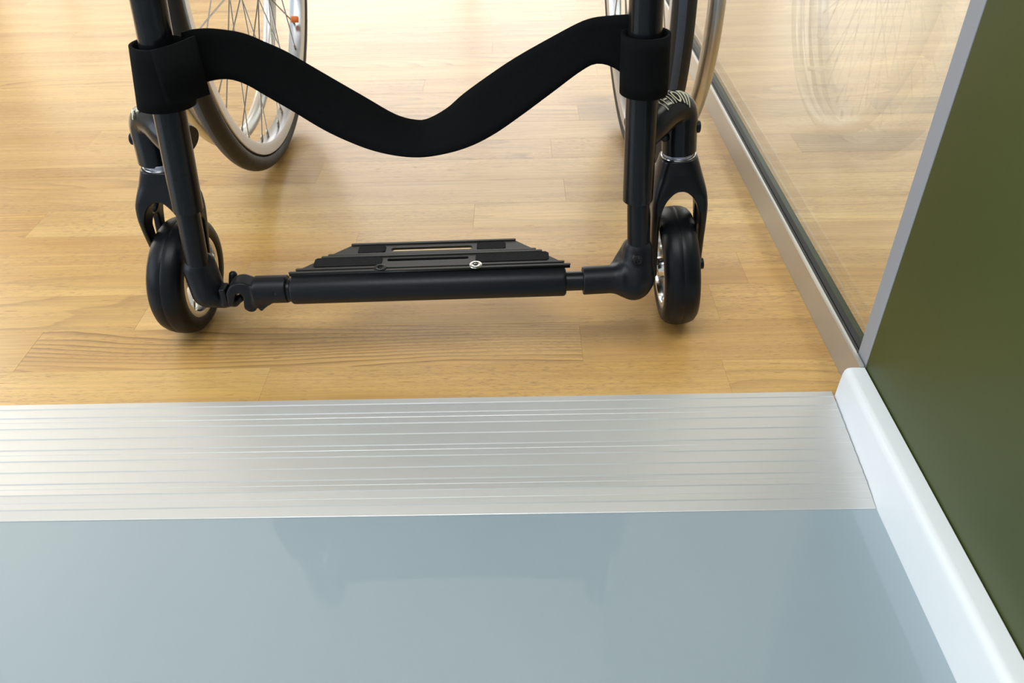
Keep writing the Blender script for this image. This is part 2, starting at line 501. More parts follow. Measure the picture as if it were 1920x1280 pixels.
for row in range(-1, 26):
    js = list(known.get(row, []))
    if not js:
        js = [rnd.uniform(-0.6, -0.2)]
    first = len(js) and js[0]
    left, right = js[0], js[-1]
    pre = []
    while left > -1.9 + 0.35:
        left -= rnd.uniform(0.45, 0.75); pre.append(max(left, -1.9))
    post = []
    while right < 2.1 - 0.35:
        right += rnd.uniform(0.45, 0.75); post.append(min(right, 2.1))
    pre = [p for p in pre if p > -1.9]; post = [p for p in post if p < 2.1]
    xs = [-1.9] + sorted(pre) + js + post + [2.1]
    k0 = 1 + len(pre) - 1          # index of the piece left of the first known joint
    ya = 0.5762 if row == -1 else Y0 + row * PW
    yb = Y0 + (row + 1) * PW
    for i in range(len(xs) - 1):
        L = xs[i+1] - xs[i]
        if L < 0.02: continue
        o = link_mesh('plank', plank_mesh(L, yb - ya), floor, ((xs[i] + xs[i+1]) / 2, (ya + yb) / 2, 0))
        j = i - k0
        o.color = tint.get((row, j), pal[rnd.randrange(len(pal))])

# room shell
BY, CZ = 4.55, 2.7
def wall_with_windows(name, plane, pos, a0, a1, th, wins, label):
    """wall of boxes round rectangular openings; plane 'y' spans x, plane 'x' spans y"""
    bx = []
    xs = [a0] + [v for w_ in wins for v in (w_[0], w_[1])] + [a1]
    def bxx(u0, u1, z0, z1):
        lo, hi = ((u0, pos[0], z0), (u1, pos[1], z1)) if plane == 'y' else ((pos[0], u0, z0), (pos[1], u1, z1))
        bx.append((lo, hi))
    for i in range(0, len(xs), 2): bxx(xs[i], xs[i+1], -0.03, CZ)
    for u0, u1, z0, z1 in wins:
        if z0 > 0: bxx(u0, u1, -0.03, z0)
        bxx(u0, u1, z1, CZ)
    return tag(multibox(name, bx, M['plaster']), label, kind='structure')
wall_with_windows('wall_back', 'y', (BY, BY + 0.2), -3.2, 3.6, 0.2, [(-2.87, -1.97, 0.35, 1.55), (-1.4, 0.9, 0.1, 2.35), (1.35, 3.25, 0.1, 2.35)], 'white far wall with tall windows')
wall_with_windows('wall_left', 'x', (-3.2, -3.05), -2.7, BY, 0.2, [(-1.5, 0.8, 0.5, 2.4), (1.8, 3.6, 0.3, 2.4)], 'white left wall with windows')
tag(box('wall_front', (-3.2, -2.7, -0.03), (3.6, -2.5, CZ), M['plaster']), 'white wall behind the viewer', kind='structure')
tag(box('ceiling', (-3.2, -2.7, CZ), (3.6, BY + 0.2, CZ + 0.1), M['plaster']), 'white ceiling', kind='structure')
tag(box('wall_far_right', (3.4, -2.5, -0.03), (3.6, BY, CZ), M['plaster']), 'white wall of the room beyond the glass', kind='structure')
for n_, (u0, u1, z0, z1) in enumerate([(-2.87, -1.97, 0.35, 1.55), (-1.4, 0.9, 0.1, 2.35), (1.35, 3.25, 0.1, 2.35)]):
    t_ = 0.05
    um = (u0 + u1) / 2
    tag(multibox('window_%d' % (n_ + 2), [((u0, BY - 0.03, z0), (u1, BY - 0.012, z0 + t_)), ((u0, BY - 0.03, z1 - t_), (u1, BY - 0.012, z1)),
                 ((u0, BY - 0.03, z0), (u0 + t_, BY - 0.012, z1)), ((u1 - t_, BY - 0.03, z0), (u1, BY - 0.012, z1)), ((um - t_/2, BY - 0.03, z0), (um + t_/2, BY - 0.012, z1))],
                 M['frame_white']), 'white framed far window', kind='structure')
# green wall and white baseboard
tag(box('wall_right', (XW, -2.5, -0.03), (XW + 0.12, YE, CZ), M['green_paint']), 'olive green painted wall', kind='structure')
bb = [(0.3256, -0.0165), (0.3042, -0.0165), (0.3046, -0.012), (0.3064, 0.0285), (0.3074, 0.0330), (0.3088, 0.0350), (0.3108, 0.0361),
      (0.3135, 0.0364), (0.3256, 0.0362)]
base = extrude_profile('baseboard_right', bb, 'y', -2.5, 0.5795, M['white_paint'], smooth=True)
tag(base, 'white painted baseboard along the green wall', kind='structure')
# painted jamb at the end of the wall
tag(box('trim_1', (XW - 0.0005, YE + 0.0008, -0.01), (XW + 0.105, 0.6015, CZ), M['grey_paint'], bev=0.0012), 'grey painted post at the end of the green wall', kind='structure')
# glass partition: sill rail, gasket, pane
win = tag(extrude_profile('window_1', [(0.3213, 0.0002), (0.3213, 0.0365), (0.3222, 0.0385), (0.3248, 0.0385), (0.3252, 0.0370), (0.3252, 0.0325), (0.3432, 0.0325), (0.3432, 0.0002)], 'y', 0.5800, BY, M['alu_sill']),
          'frameless glass partition standing in a low aluminium floor rail', kind='structure')
gk = extrude_profile('gasket', [(0.3254, 0.0327), (0.3254, 0.0372), (0.3290, 0.0366), (0.3296, 0.0350), (0.3302, 0.0366), (0.3352, 0.0374), (0.3352, 0.0327)], 'y', 0.6020, BY, M['gasket'], win)
pane = box('pane', (0.3356, 0.6025, 0.0330), (0.3430, BY - 0.001, CZ - 0.001), M['glass'], win)
multi = [((0.3357, 0.603, 0.0331), (0.3429, BY - 0.002, 0.0362))]
ge = multibox('glass_edge', multi, M['glass_edge'], win)

# ------------------------------------------------------------------ aluminium threshold ramp
def ramp_profile():
    key = [(0.5848, 0.0017), (0.5776, 0.0014), (0.4762, -0.0102), (0.4514, -0.0149)]
    def z(y):
        for (y0, z0), (y1, z1) in zip(key, key[1:]):
            if y1 <= y <= y0: return z0 + (z1 - z0) * (y0 - y) / (y0 - y1)
        return key[-1][1]
    thick = [0.5776, 0.5664, 0.5529, 0.5401, 0.5269, 0.5140, 0.5012, 0.4883, 0.4762, 0.4617]
    thin = [0.5607, 0.5212, 0.4825, 0.4683]
    pts = [(0.5850, 0.0002), (0.5850, 0.0014), (0.5847, 0.0017)]
    # small steps facing down the slope
    for g, kd in sorted([(g, 0) for g in thick] + [(g, 1) for g in thin], reverse=True):
        wd, dp = ((0.00048, 0.00034), (0.00028, 0.00016))[kd]
        pts += [(g + wd, z(g) + dp), (g - wd * 0.6, z(g) - dp * 1.25), (g - wd * 1.1, z(g) - dp)]
    pts += [(0.4517, -0.0148), (0.4512, -0.0151), (0.4512, -0.0154), (0.5745, -0.0154), (0.5745, 0.0002)]
    return pts
rp = extrude_profile('threshold_ramp', ramp_profile(), 'x', -2.6, 0.3036, M['alu'])
tag(rp, 'ribbed brushed aluminium threshold ramp between wooden and grey floor', 'ramp')

# ------------------------------------------------------------------ the wheelchair
CX = -0.1005
chair = bpy.data.objects.new('wheelchair', None)
COL.objects.link(chair)
chair.location = (CX, 0.95, 0)
tag(chair, 'black active wheelchair with calf strap and footplate, seen from its front', 'wheelchair')
bpy.context.view_layer.update()
INV = Matrix.Translation((-CX, -0.95, 0))
def own(o, parent=chair):
    """parent a mesh modelled in world coordinates to the chair"""
    o.data.transform(INV); o.parent = parent; return o

# front frame tubes: upright, bend at seat height, seat rail, back post
def frame_side(s, lowx, topx):
    path = [(lowx[0], 0.680, lowx[1])]
    dx = (topx[0] - lowx[0]) / (topx[1] - lowx[1])
    for z in (0.20, 0.26, 0.32, 0.38, 0.42): path.append((lowx[0] + dx * (z - lowx[1]), 0.680, z))
    xt = lowx[0] + dx * (0.44 - lowx[1])
    path += [(xt, 0.684, 0.445), (xt, 0.700, 0.470), (xt, 0.728, 0.480), (xt, 0.80, 0.478), (xt, 1.0, 0.468), (xt, 1.20, 0.458)]
    p = catmull(path, 6)
    return own(tube('frame_tube', p, 0.0143, M['black_frame'], seg=32))
frame_side(-1, (-0.3200, 0.1665), (-0.2998, 0.3566))
frame_side(1, (0.1124, 0.1665), (0.1058, 0.3475))
# telescopic lower tubes
own(tube('hanger_tube', [(-0.3185, 0.680, 0.190), (-0.3220, 0.679, 0.150), (-0.3262, 0.676, 0.100)], 0.0112, M['black_metal'], seg=28))
own(tube('hanger_tube', [(0.1117, 0.680, 0.190), (0.1139, 0.679, 0.150), (0.1172, 0.676, 0.100)], 0.0106, M['black_metal'], seg=28))
# back posts, axle tube, seat and backrest (above the picture, seen in the floor)
for s in (-1, 1):
    x_ = CX + s * 0.195
    own(tube('back_post', [(x_, 1.15, 0.40), (x_, 1.165, 0.50), (x_, 1.18, 0.70), (x_, 1.19, 0.84)], 0.0125, M['black_frame']))
own(tube('axle_tube', [(CX - 0.235, 1.172, 0.312), (CX + 0.235, 1.172, 0.312)], 0.016, M['black_frame']))
for s in (-1, 1):
    own(tube('axle_mount', [(CX + s * 0.200, 1.172, 0.312), (CX + s * 0.200, 1.172, 0.462)], 0.012, M['black_frame']))
def sheet(name, f, nu, nv, th, mat):
    V = [f(i / nu, j / nv) for i in range(nu + 1) for j in range(nv + 1)]
    F = [(i*(nv+1)+j, (i+1)*(nv+1)+j, (i+1)*(nv+1)+j+1, i*(nv+1)+j+1) for i in range(nu) for j in range(nv)]
    o = mesh_obj(name, V, F, mat, None, smooth=True)
    sd = o.modifiers.new('solid', 'SOLIDIFY'); sd.thickness = th; sd.offset = 0
    return own(o)
sheet('seat', lambda u, v: (CX - 0.215 + 0.43 * u, 0.735 + 0.40 * v, 0.484 - 0.012 * math.sin(PI * u) - 0.02 * v), 16, 10, 0.008, M['seat_fabric'])
sheet('backrest', lambda u, v: (CX - 0.20 + 0.40 * u, 1.185 + 0.03 * math.sin(PI * u) + 0.02 * v, 0.52 + 0.30 * v), 16, 10, 0.008, M['seat_fabric'])

# ---- caster arms with lettering
GLYPH = {
    'V': ([[(0, 1), (.40, .42)], [(.78, 1), (.40, .42), (.62, -.25)]], .80),
    'E': ([[(0, 1), (.8, 1)], [(.8, .03), (0, .03), (0, .70)], [(.28, .5), (.72, .5)]], .80),
    'N': ([[(0, 0), (0, .97), (.62, .97), (.62, 0)]], .66),
    'O': ([[(.36 + .36 * math.cos(t * PI / 8), .5 + .47 * math.sin(t * PI / 8)) for t in range(17)]], .74),
    'M': ([[(0, 0), (0, .97), (.8, .97), (.8, 0)], [(.4, 0), (.4, .97)]], .82)}
def lettering(path, r, u0, u1, ang0, ang1, cam_dir, parent, flip=False):
    """word printed round the tube: u along the path, angle round it"""
    word = 'VENOM'; adv = [GLYPH[c][1] + .30 for c in word]; tot = sum(adv)
    P = catmull(path, 12); n = len(P)
    cum = [0]
    for i in range(1, n): cum.append(cum[-1] + (P[i] - P[i-1]).length)
    def pos(s):
        for i in range(1, n):
            if cum[i] >= s: break
        t = (s - cum[i-1]) / max(1e-9, cum[i] - cum[i-1])
        return P[i-1].lerp(P[i], t), (P[i] - P[i-1]).normalized()
    def place(u, v):
        if flip: u = 1 - u
        p, tn = pos(u0 + (u1 - u0) * u)
        nc = cam_dir - tn * cam_dir.dot(tn); nc.normalize()
        nu = tn.cross(nc);
        if nu.z < 0: nu = -nu
        a = ang0 + (ang1 - ang0) * v
        return p + (nc * math.cos(a) + nu * math.sin(a)) * (r + 0.00035)
    V, F = [], []; x0 = 0; hw = 0.070
    for ch, ad in zip(word, adv):
        for st in GLYPH[ch][0]:
            for (xa, ya), (xb, yb) in zip(st, st[1:]):
                dx, dy = xb - xa, yb - ya; L = math.hypot(dx, dy)
                ex, ey = dx / L * hw, dy / L * hw
                xa2, ya2, xb2, yb2 = xa - ex, ya - ey, xb + ex, yb + ey
                for k in range(4):
                    b = len(V)
                    for (t, s_) in ((k/4, -1), ((k+1)/4, -1), ((k+1)/4, 1), (k/4, 1)):
                        X_ = xa2 + (xb2 - xa2) * t - dy / L * hw * s_; Y_ = ya2 + (yb2 - ya2) * t + dx / L * hw * s_
                        V.append(place((x0 + X_) / tot, Y_))
                    F.append((b, b+1, b+2, b+3))
        x0 += ad
    o = mesh_obj('lettering', V, F, M['print'])
    sd = o.modifiers.new('solid', 'SOLIDIFY'); sd.thickness = 0.0003; sd.offset = 0
    return own(o, parent)

for s in (-1, 1):
    hx = 0.2558
    c = lambda q: (CX + s * q[0], q[1], q[2])
    path = [c(q) for q in [(0.2100, 0.688, 0.2295), (0.2225, 0.697, 0.2360), (0.2345, 0.708, 0.2405), (0.2450, 0.7165, 0.2410), (0.2518, 0.7215, 0.2355), (0.2540, 0.722, 0.2250), (0.2545, 0.722, 0.2136), (0.2560, 0.722, 0.1965)]]
    p = catmull(path, 7)
    rr = [0.0188 - 0.0022 * min(1.0, i / 20) for i in range(len(p))]
    arm = own(tube('caster_arm', p, rr, M['black_frame'], seg=32))
    cdv = Vector((0 - path[3][0], -path[3][1], CAM_H - path[3][2]))
    if s > 0: lettering(path[:6], 0.0176, 0.0222, 0.0500, 0.14, 0.86, cdv, arm)
    else: lettering(path[:6], 0.0176, 0.0222, 0.0500, 0.14, 0.86, cdv, arm, flip=True)
    b1 = own(rounded_cyl('bolt', c((0.2690, 0.722, 0.220)), c((0.2735, 0.722, 0.220)), 0.0058, 0.0012, M['black_metal']), arm)
    b2 = own(rounded_cyl('bolt', c((0.2375, 0.712, 0.214)), c((0.2405, 0.7145, 0.214)), 0.0045, 0.001, M['black_metal']), arm)

# ---- caster forks and wheels (both tilted a little outwards at the floor)
def fork_sdf(X, Y, Z):
    # local: axle at origin, z up, x across, y fore-aft
    zt = 0.129
    wx = np.interp(Z, [-0.02, 0.05, 0.082, 0.098, 0.114, 0.129], [0.0262, 0.0275, 0.0275, 0.0258, 0.0222, 0.0185])
    wy = np.interp(Z, [-0.012, 0.0, 0.012, 0.04, 0.075, 0.095, 0.115, 0.129], [0.008, 0.0105, 0.0115, 0.0155, 0.0235, 0.0235, 0.0190, 0.0180])
    body = smax(np.abs(X) - wx, np.abs(Y) - wy, 0.006)
    rr_ = np.sqrt(X**2 + Y**2) - np.interp(Z, [0.09, 0.112, 0.13], [0.036, 0.0250, 0.0190])
    body = smax(body, rr_, 0.004)
    body = smax(body, Z - zt, 0.002)
    foot = np.where(Z < 0, np.sqrt(Y**2 + Z**2) - 0.0105, -1.0)
    body = np.maximum(body, foot)
    # arch between the legs
    ix = 0.0202
    arch = np.where(Z < 0.062, np.abs(X) - ix, np.sqrt((X / ix)**2 + ((Z - 0.062) / 0.037)**2) * ix - ix)
    body = smax(body, -arch, 0.0015)
    # windows through the legs
    yc = 0.002
    w1 = caps(X * 0, Y, Z, (0, yc - 0.001, 0.030), (0, yc, 0.064), 0.0050, 0.0075)
    w2 = caps(X * 0, Y, Z, (0, yc + 0.001, 0.0810), (0, yc + 0.003, 0.0880), 0.0066, 0.0035)
    body = smax(body, -w1, 0.001); body = smax(body, -w2, 0.001)
    return body
FV, FF = surface_nets(fork_sdf, (-0.032, -0.028, -0.016), (0.032, 0.028, 0.134), 0.0009)
fork_me = bpy.data.meshes.new('caster_fork'); fork_me.from_pydata(FV.tolist(), [], FF); fork_me.materials.append(M['black_metal'])
fork_me.polygons.foreach_set('use_smooth', [True] * len(fork_me.polygons))

def tyre_profile(hw, r, depth, n=14):
    pts = []
    for k in range(n + 1):
        a = PI * k / n
        x = -hw * math.cos(a); q = math.sin(a)
        pts.append((x, r - depth * (1 - q ** 0.55) if 0 < k < n else r - depth))
    return pts
for s in (-1, 1):
    tl = math.radians(4.3) * s
    Mx = Matrix.Translation((s * 0.2655 + (0.0035 if s < 0 else 0), 0.722 - 0.95, 0.0636)) @ Matrix.Rotation(math.radians(-4.5) if s < 0 else 0.0, 4, 'Z') @ Matrix.Rotation(-tl, 4, 'Y')
    fk = link_mesh('caster_fork', fork_me, chair); fk.matrix_local = Mx
    col_ = rounded_cyl('collar', (0, 0, 0.1280), (0, 0, 0.1345), 0.0152, 0.0006, M['collar'], fk)
    ring = tube('collar_ring', [(0.0162 * math.cos(t * PI / 24), 0.0162 * math.sin(t * PI / 24), 0.1292) for t in range(48)], 0.0007, M['silver'], fk, seg=8, closed=True)
    rounded_cyl('bolt', (0, 0, 0.0950), (0, 0, 0.1010), 0.0068, 0.001, M['black_metal'], fk)
    for q in (-1, 1):
        rounded_cyl('bolt', (q * 0.0262, 0, 0), (q * 0.0305, 0, 0), 0.0062, 0.0012, M['black_metal'], fk)
    wl = bpy.data.objects.new('caster_wheel', None)
    # rim: barrel, five arms and hub
    prof = [(-0.0165, 0.0385), (-0.0172, 0.0415), (-0.0165, 0.0448), (-0.0130, 0.0448), (0.0130, 0.0448), (0.0165, 0.0448), (0.0172, 0.0415), (0.0165, 0.0385), (0.0130, 0.0375), (-0.0130, 0.0375)]
    rim = lathe_x('caster_wheel', prof, M['silver'], chair, seg=72); rim.matrix_local = Mx
    hub = lathe_x('hub', [(-0.019, 0.0042), (-0.019, 0.0105), (-0.012, 0.0125), (0.012, 0.0125), (0.019, 0.0105), (0.019, 0.0042)], M['silver'], rim, seg=40)
    lathe_x('axle', [(-0.0262, 0.0001), (-0.0262, 0.0048), (0.0262, 0.0048), (0.0262, 0.0001)], M['silver'], rim, seg=24)
    me5 = None
    for k in range(5):
        a = 2 * PI * k / 5 + 0.35
        if me5 is None:
            sp = multibox('wheel_arm', [((-0.0075, -0.0035, 0.011), (0.0075, 0.0035, 0.0380))], M['silver'], rim); bevel(sp, 0.0015); me5 = sp
        else:
            sp = me5.copy(); COL.objects.link(sp)
        sp.parent = rim; sp.rotation_euler = (a, 0, 0)
    tp = [(-0.0172, 0.0450), (-0.0180, 0.0475), (-0.0183, 0.0520), (-0.0172, 0.0568), (-0.0140, 0.0605), (-0.0095, 0.0625), (-0.0045, 0.0634), (-0.0008, 0.06355),
          (0.0, 0.0632), (0.0008, 0.06355), (0.0045, 0.0634), (0.0095, 0.0625), (0.0140, 0.0605), (0.0172, 0.0568), (0.0183, 0.0520), (0.0180, 0.0475), (0.0172, 0.0450)]
    lathe_x('tyre', tp, M['rubber'], rim, seg=96)

# ---- rear wheels
RW = 0.305
spoke_me = None
def rear_wheel(s, yaw, hub_x, yc):
    cam_ = 0.036
    Mx = Matrix.Translation((hub_x - CX, yc - 0.95, RW)) @ Matrix.Rotation(yaw, 4, 'Z') @ Matrix.Rotation(-s * cam_, 4, 'Y').inverted().inverted()
    # rim: x outward positive by side is handled through s
    rp_ = [(-0.0100, 0.2660), (-0.0112, 0.2700), (-0.0115, 0.2815), (-0.0095, 0.2830), (0.0095, 0.2830), (0.0115, 0.2815), (0.0112, 0.2700), (0.0100, 0.2660), (0.0050, 0.2645), (-0.0050, 0.2645)]
    rim = lathe_x('rear_wheel', rp_, M['rim_silver'], chair, seg=160); rim.matrix_local = Mx
    n = 20; tp, zn = [], []
    for k in range(n + 1):
        a = math.radians(-38 + 256 * k / n)
        tp.append((-0.0130 * math.cos(a), 0.2925 + 0.0125 * math.sin(a)))
        mid = -38 + 256 * (k + 0.5) / n
        zn.append(1 if (55 < mid < 84) else 0)
    zn[-1] = 0
    lathe_x('tyre', tp, M['tyre'], rim, seg=160, mats=[M['tyre_stripe']], zones=zn)
    hr = tube('hand_rim', [(s * 0.0420, 0.263 * math.cos(2*PI*t/128), 0.263 * math.sin(2*PI*t/128)) for t in range(128)], 0.0098, M['handrim'], rim, seg=20, closed=True)
    for k in range(6):
        a = 2 * PI * k / 6 + math.radians(57)
        cy, cz = math.cos(a), math.sin(a)
        tube('rim_tab', [(s * 0.009, 0.268 * cy, 0.268 * cz), (s * 0.022, 0.262 * cy, 0.262 * cz), (s * 0.036, 0.2615 * cy, 0.2615 * cz)], 0.0035, M['rim_silver'], rim, seg=12)
    lathe_x('hub', [(-0.030, 0.006), (-0.030, 0.012), (-0.026, 0.012), (-0.024, 0.022), (-0.021, 0.022), (-0.017, 0.014), (0.017, 0.014), (0.021, 0.022), (0.024, 0.022), (0.026, 0.012), (0.030, 0.012), (0.030, 0.006)], M['silver'], rim, seg=48)
    for k in range(36):
        a = math.radians(10 * k + 0.5)
        side = 1 if k % 2 else -1
        cross = math.radians(62) * (1 if (k // 2) % 2 else -1)
        h0 = Vector((side * 0.0225, 0.0205 * math.cos(a + cross), 0.0205 * math.sin(a + cross)))
        h1 = Vector((side * 0.002, 0.2660 * math.cos(a), 0.2660 * math.sin(a)))
        nip = h1.lerp(h0, 0.045)
        V, F = tube_data([h0, nip, h1.lerp(h0, 0.044), h1.lerp(h0, 0.004)], [0.0010, 0.0010, 0.0019, 0.0019], 8)
        so = mesh_obj('spoke', V, F, M['spoke'], rim, smooth=True)
    return rim
rwL = rear_wheel(-1, 0.0, -0.3655, 1.172)
rwR = rear_wheel(1, 0.035, 0.1655, 1.165)
# orange clip on a spoke of the left wheel
oc = rounded_cyl('spoke_clip', (-0.002, 0.246 * math.cos(math.radians(-40)), 0.246 * math.sin(math.radians(-40))), (0.010, 0.246 * math.cos(math.radians(-40)), 0.246 * math.sin(math.radians(-40))), 0.0052, 0.0015, M['orange'], rwL)

# ---- footrest
ZB = lambda x: 0.0800 + 0.0148 * (x + 0.2325)
bar = own(rounded_cyl('footrest_bar', (-0.2330, 0.665, ZB(-0.2330)), (0.0447, 0.665, ZB(0.0447)), 0.0148, 0.0035, M['black_plastic'], seg=40))
own(tube('bar_end', [(0.040, 0.665, ZB(0.040)), (0.070, 0.665, ZB(0.070))], 0.0098, M['black_metal']), bar)
own(tube('bar_end', [(-0.231, 0.665, ZB(-0.231)), (-0.238, 0.665, ZB(-0.238))], 0.0120, M['black_metal']), bar)

# plate: outline with two slots
PZ = 0.0940
def plate_curve(name, outer, holes, z0, th, mat, bev=0.0):
    cu = bpy.data.curves.new(name, 'CURVE'); cu.dimensions = '2D'; cu.fill_mode = 'BOTH'; cu.extrude = th / 2 - bev
    cu.bevel_depth = bev; cu.bevel_resolution = 1
    for loop in [outer] + holes:
        sp = cu.splines.new('POLY'); sp.points.add(len(loop) - 1); sp.use_cyclic_u = True
        for i, (x, y) in enumerate(loop): sp.points[i].co = (x, y, 0, 1)
    o = bpy.data.objects.new(name, cu)
    dg = bpy.context.evaluated_depsgraph_get()
    COL.objects.link(o); dg.update()
    me = bpy.data.meshes.new_from_object(o.evaluated_get(dg))
    bpy.data.objects.remove(o)
    me.name = name
    me.transform(Matrix.Translation((0, 0, z0 + th / 2)))
    me.materials.clear(); me.materials.append(mat)
    r_ = bpy.data.objects.new(name, me); COL.objects.link(r_)
    return r_
def slot(x0, x1, y0, y1, n=6):
    r_ = (y1 - y0) / 2; yc = (y0 + y1) / 2; out = []
    for k in range(n + 1):
        a = -PI/2 - PI * k / n; out.append((x0 + r_ + r_ * math.cos(a), yc + r_ * math.sin(a)))
    for k in range(n + 1):
        a = PI/2 - PI * k / n; out.append((x1 - r_ + r_ * math.cos(a), yc + r_ * math.sin(a)))
    return out
xl = lambda y: -0.2325 + (y - 0.668) / (0.722 - 0.668) * 0.058
xr = lambda y: 0.0480 - (y - 0.668) / (0.722 - 0.668) * 0.057
tiltz = Matrix.Translation((-0.2325, 0.668, PZ)) @ Matrix.Rotation(-math.atan(0.0148), 4, 'Y') @ Matrix.Translation((0.2325, -0.668, 0))
S1 = slot(-0.137, -0.053, 0.6860, 0.6915); S2 = slot(-0.135, -0.050, 0.7050, 0.7125)
plate = plate_curve('footplate', [(xl(.668), .668), (xr(.668), .668), (xr(.722), .722), (xl(.722), .722)], [S1, S2], 0.0, 0.0030, M['plate'], 0.0003)
def ptag(o): o.data.transform(tiltz); return own(o, plate)
plate.data.transform(tiltz); own(plate)
plate['label'] = 'black ribbed footplate with grip pads'
for y_, ext_ in ((0.6690, .002), (0.6745, .002), (0.6965, .0035), (0.7000, .001), (0.7200, .0015)):
    o = plate_curve('rib', slot(xl(y_) - ext_, xr(y_) + ext_, y_ - 0.0012, y_ + 0.0012, 3), [], 0.0029, 0.0014, M['plate'], 0.0004); ptag(o)
for (x0, x1, y0, y1) in ((-0.2110, -0.1420, 0.6790, 0.6945), (-0.0460, 0.0280, 0.6790, 0.6945), (-0.1690, -0.1410, 0.7030, 0.7165), (-0.0455, -0.0160, 0.7030, 0.7165)):
    o = plate_curve('grip_pad', slot(x0, x1, y0, y1, 5) if False else [(x0+.002, y0), (x1-.003, y0), (x1, y0+.003), (x1, y1-.003), (x1-.003, y1), (x0+.002, y1), (x0, y1-.002), (x0, y0+.002)], [], 0.0030, 0.0009, M['grip'], 0.0002); ptag(o)
box_ = box('plate_clamp', (-0.150, 0.668, -0.006), (-0.035, 0.6985, -0.0005), M['black_metal'], bev=0.001); ptag(box_)
for x_, mt_ in ((-0.0455, 'silver'), (-0.1415, 'black_metal')):
    o = lathe_x('screw', [(-0.001, 0.0022), (0.0006, 0.0026), (0.0010, 0.0044), (0.0007, 0.0062), (0.0, 0.0066)], M[mt_], None, seg=28)
    o.data.transform(Matrix.Translation((x_, 0.6718, 0.0044)) @ Matrix.Rotation(-PI/2, 4, 'Y')); ptag(o)

# right knuckle joining bar and hanger tube
def rk(X, Y, Z):
    a = np.array(at(1196, 462, Y=0.678)); b = np.array(at(1192, 520, Y=0.668)); c_ = np.array(at(1188, 532, Y=0.665))
    p1 = np.array(at(1092, 526, Y=0.665)); p2 = np.array(at(1165, 522, Y=0.666))
    d = caps(X, Y, Z, a + [0, 0, -.004], b, 0.0150, 0.0178)
    d = smin(d, caps(X, Y, Z, b, c_, 0.0178, 0.0165), 0.006)
    d = smin(d, cyl(X, Y, Z, p1, p2, 0.0142, 0.0012), 0.010)
    fl = caps(X, Y, Z, np.array(at(1183, 462, Y=0.690)), np.array(at(1160, 505, Y=0.680)), 0.0085, 0.0100)
    d = smin(d, fl, 0.006)
    d = smax(d, -caps(X, Y, Z, np.array(at(1196, 489, Y=0.640)), np.array(at(1196, 489, Y=0.656)), 0.0062), 0.001)
    return d
p = np.array(at(1140, 515, Y=0.668))
kn = own(sdf_obj('footrest_joint', rk, (0.055, 0.638, 0.045), (0.150, 0.708, 0.145), 0.0010, M['black_plastic']))
b0 = at(1195, 489, Y=0.6565)
own(rounded_cyl('bolt', b0 + Vector((0, 0.006, 0)), b0, 0.0052, 0.0008, M['black_metal']), kn)
def torus_pts(c, r, n, plane='xz'):
    return [(c[0] + r * math.cos(2*PI*k/n), c[1], c[2] + r * math.sin(2*PI*k/n)) for k in range(n)]
own(tube('bolt_socket', torus_pts(b0, 0.0030, 20), 0.0011, M['black_frame'], seg=8, closed=True), kn)

# left joint: boot on the hanger tube with a cradle, and the latch hook of the bar
YL = 0.664
def A(x, y, Y=YL): return np.array(at(x, y, Y=Y))
def lk(X, Y, Z):
    d = caps(X, Y, Z, A(371, 505, .676), A(388, 547, .668), 0.0142, 0.0150)
    d = smin(d, caps(X, Y, Z, A(387, 489, .684), A(401, 533, .676), 0.0085, 0.0100), 0.004)
    d = smin(d, caps(X, Y, Z, A(392, 558), A(420, 566), 0.0085, 0.0055), 0.006)
    d = smin(d, caps(X, Y, Z, A(412, 567), A(440, 566), 0.0052, 0.0045), 0.003)
    d = smin(d, caps(X, Y, Z, A(440, 566), A(452, 558), 0.0045, 0.0040), 0.002)
    d = smin(d, sbox(X, Y, Z, A(423, 552), (0.0035, 0.0075, 0.0105), 0.002), 0.002)
    d = smin(d, caps(X, Y, Z, A(437, 515, .682), A(436, 556, .676), 0.0042, 0.0042), 0.002)
    return d
own(sdf_obj('footrest_joint', lk, (-0.350, 0.635, 0.035), (-0.262, 0.705, 0.130), 0.0010, M['black_plastic']))
def hk(X, Y, Z):
    half = np.abs(Y - YL) - 0.0100
    c_ = A(458, 545)
    r2 = np.sqrt((X - c_[0])**2 + (Z - c_[2])**2)
    ringo = smax(r2 - 0.0150, half, 0.003)
    prong = smax(caps(X, Y * 0, Z, (A(440, 545)[0], 0, A(440, 545)[2]), (A(437, 560)[0], 0, A(437, 560)[2]), 0.0058, 0.0030), half, 0.002)
    q0, q1 = A(470, 545), A(474, 566)
    pr2 = smax(caps(X, Y * 0, Z, (q0[0], 0, q0[2]), (q1[0], 0, q1[2]), 0.0085, 0.0062), half, 0.002)
    d = smin(smin(ringo, prong, 0.002), pr2, 0.003)
    n0, n1 = A(453, 547), A(452, 575)
    d = smax(d, -caps(X, Y * 0, Z, (n0[0], 0, n0[2]), (n1[0], 0, n1[2]), 0.0042, 0.0062), 0.0012)
    d = smin(d, cyl(X, Y, Z, A(480, 543, 0.665), A(541, 541, 0.665), 0.0142, 0.001), 0.003)
    w0, w1 = A(495, 558), A(494, 570)
    d = smin(d, smax(caps(X, Y * 0, Z, (w0[0], 0, w0[2]), (w1[0], 0, w1[2]), 0.0080, 0.0022), half, 0.002), 0.004)
    d = smax(d, -caps(X, Y, Z, A(513, 551, .6480), A(513, 551, .6500), 0.0024), 0.0006)
    return d
own(sdf_obj('latch_hook', hk, (-0.300, 0.645, 0.045), (-0.230, 0.685, 0.110), 0.0009, M['black_plastic']))

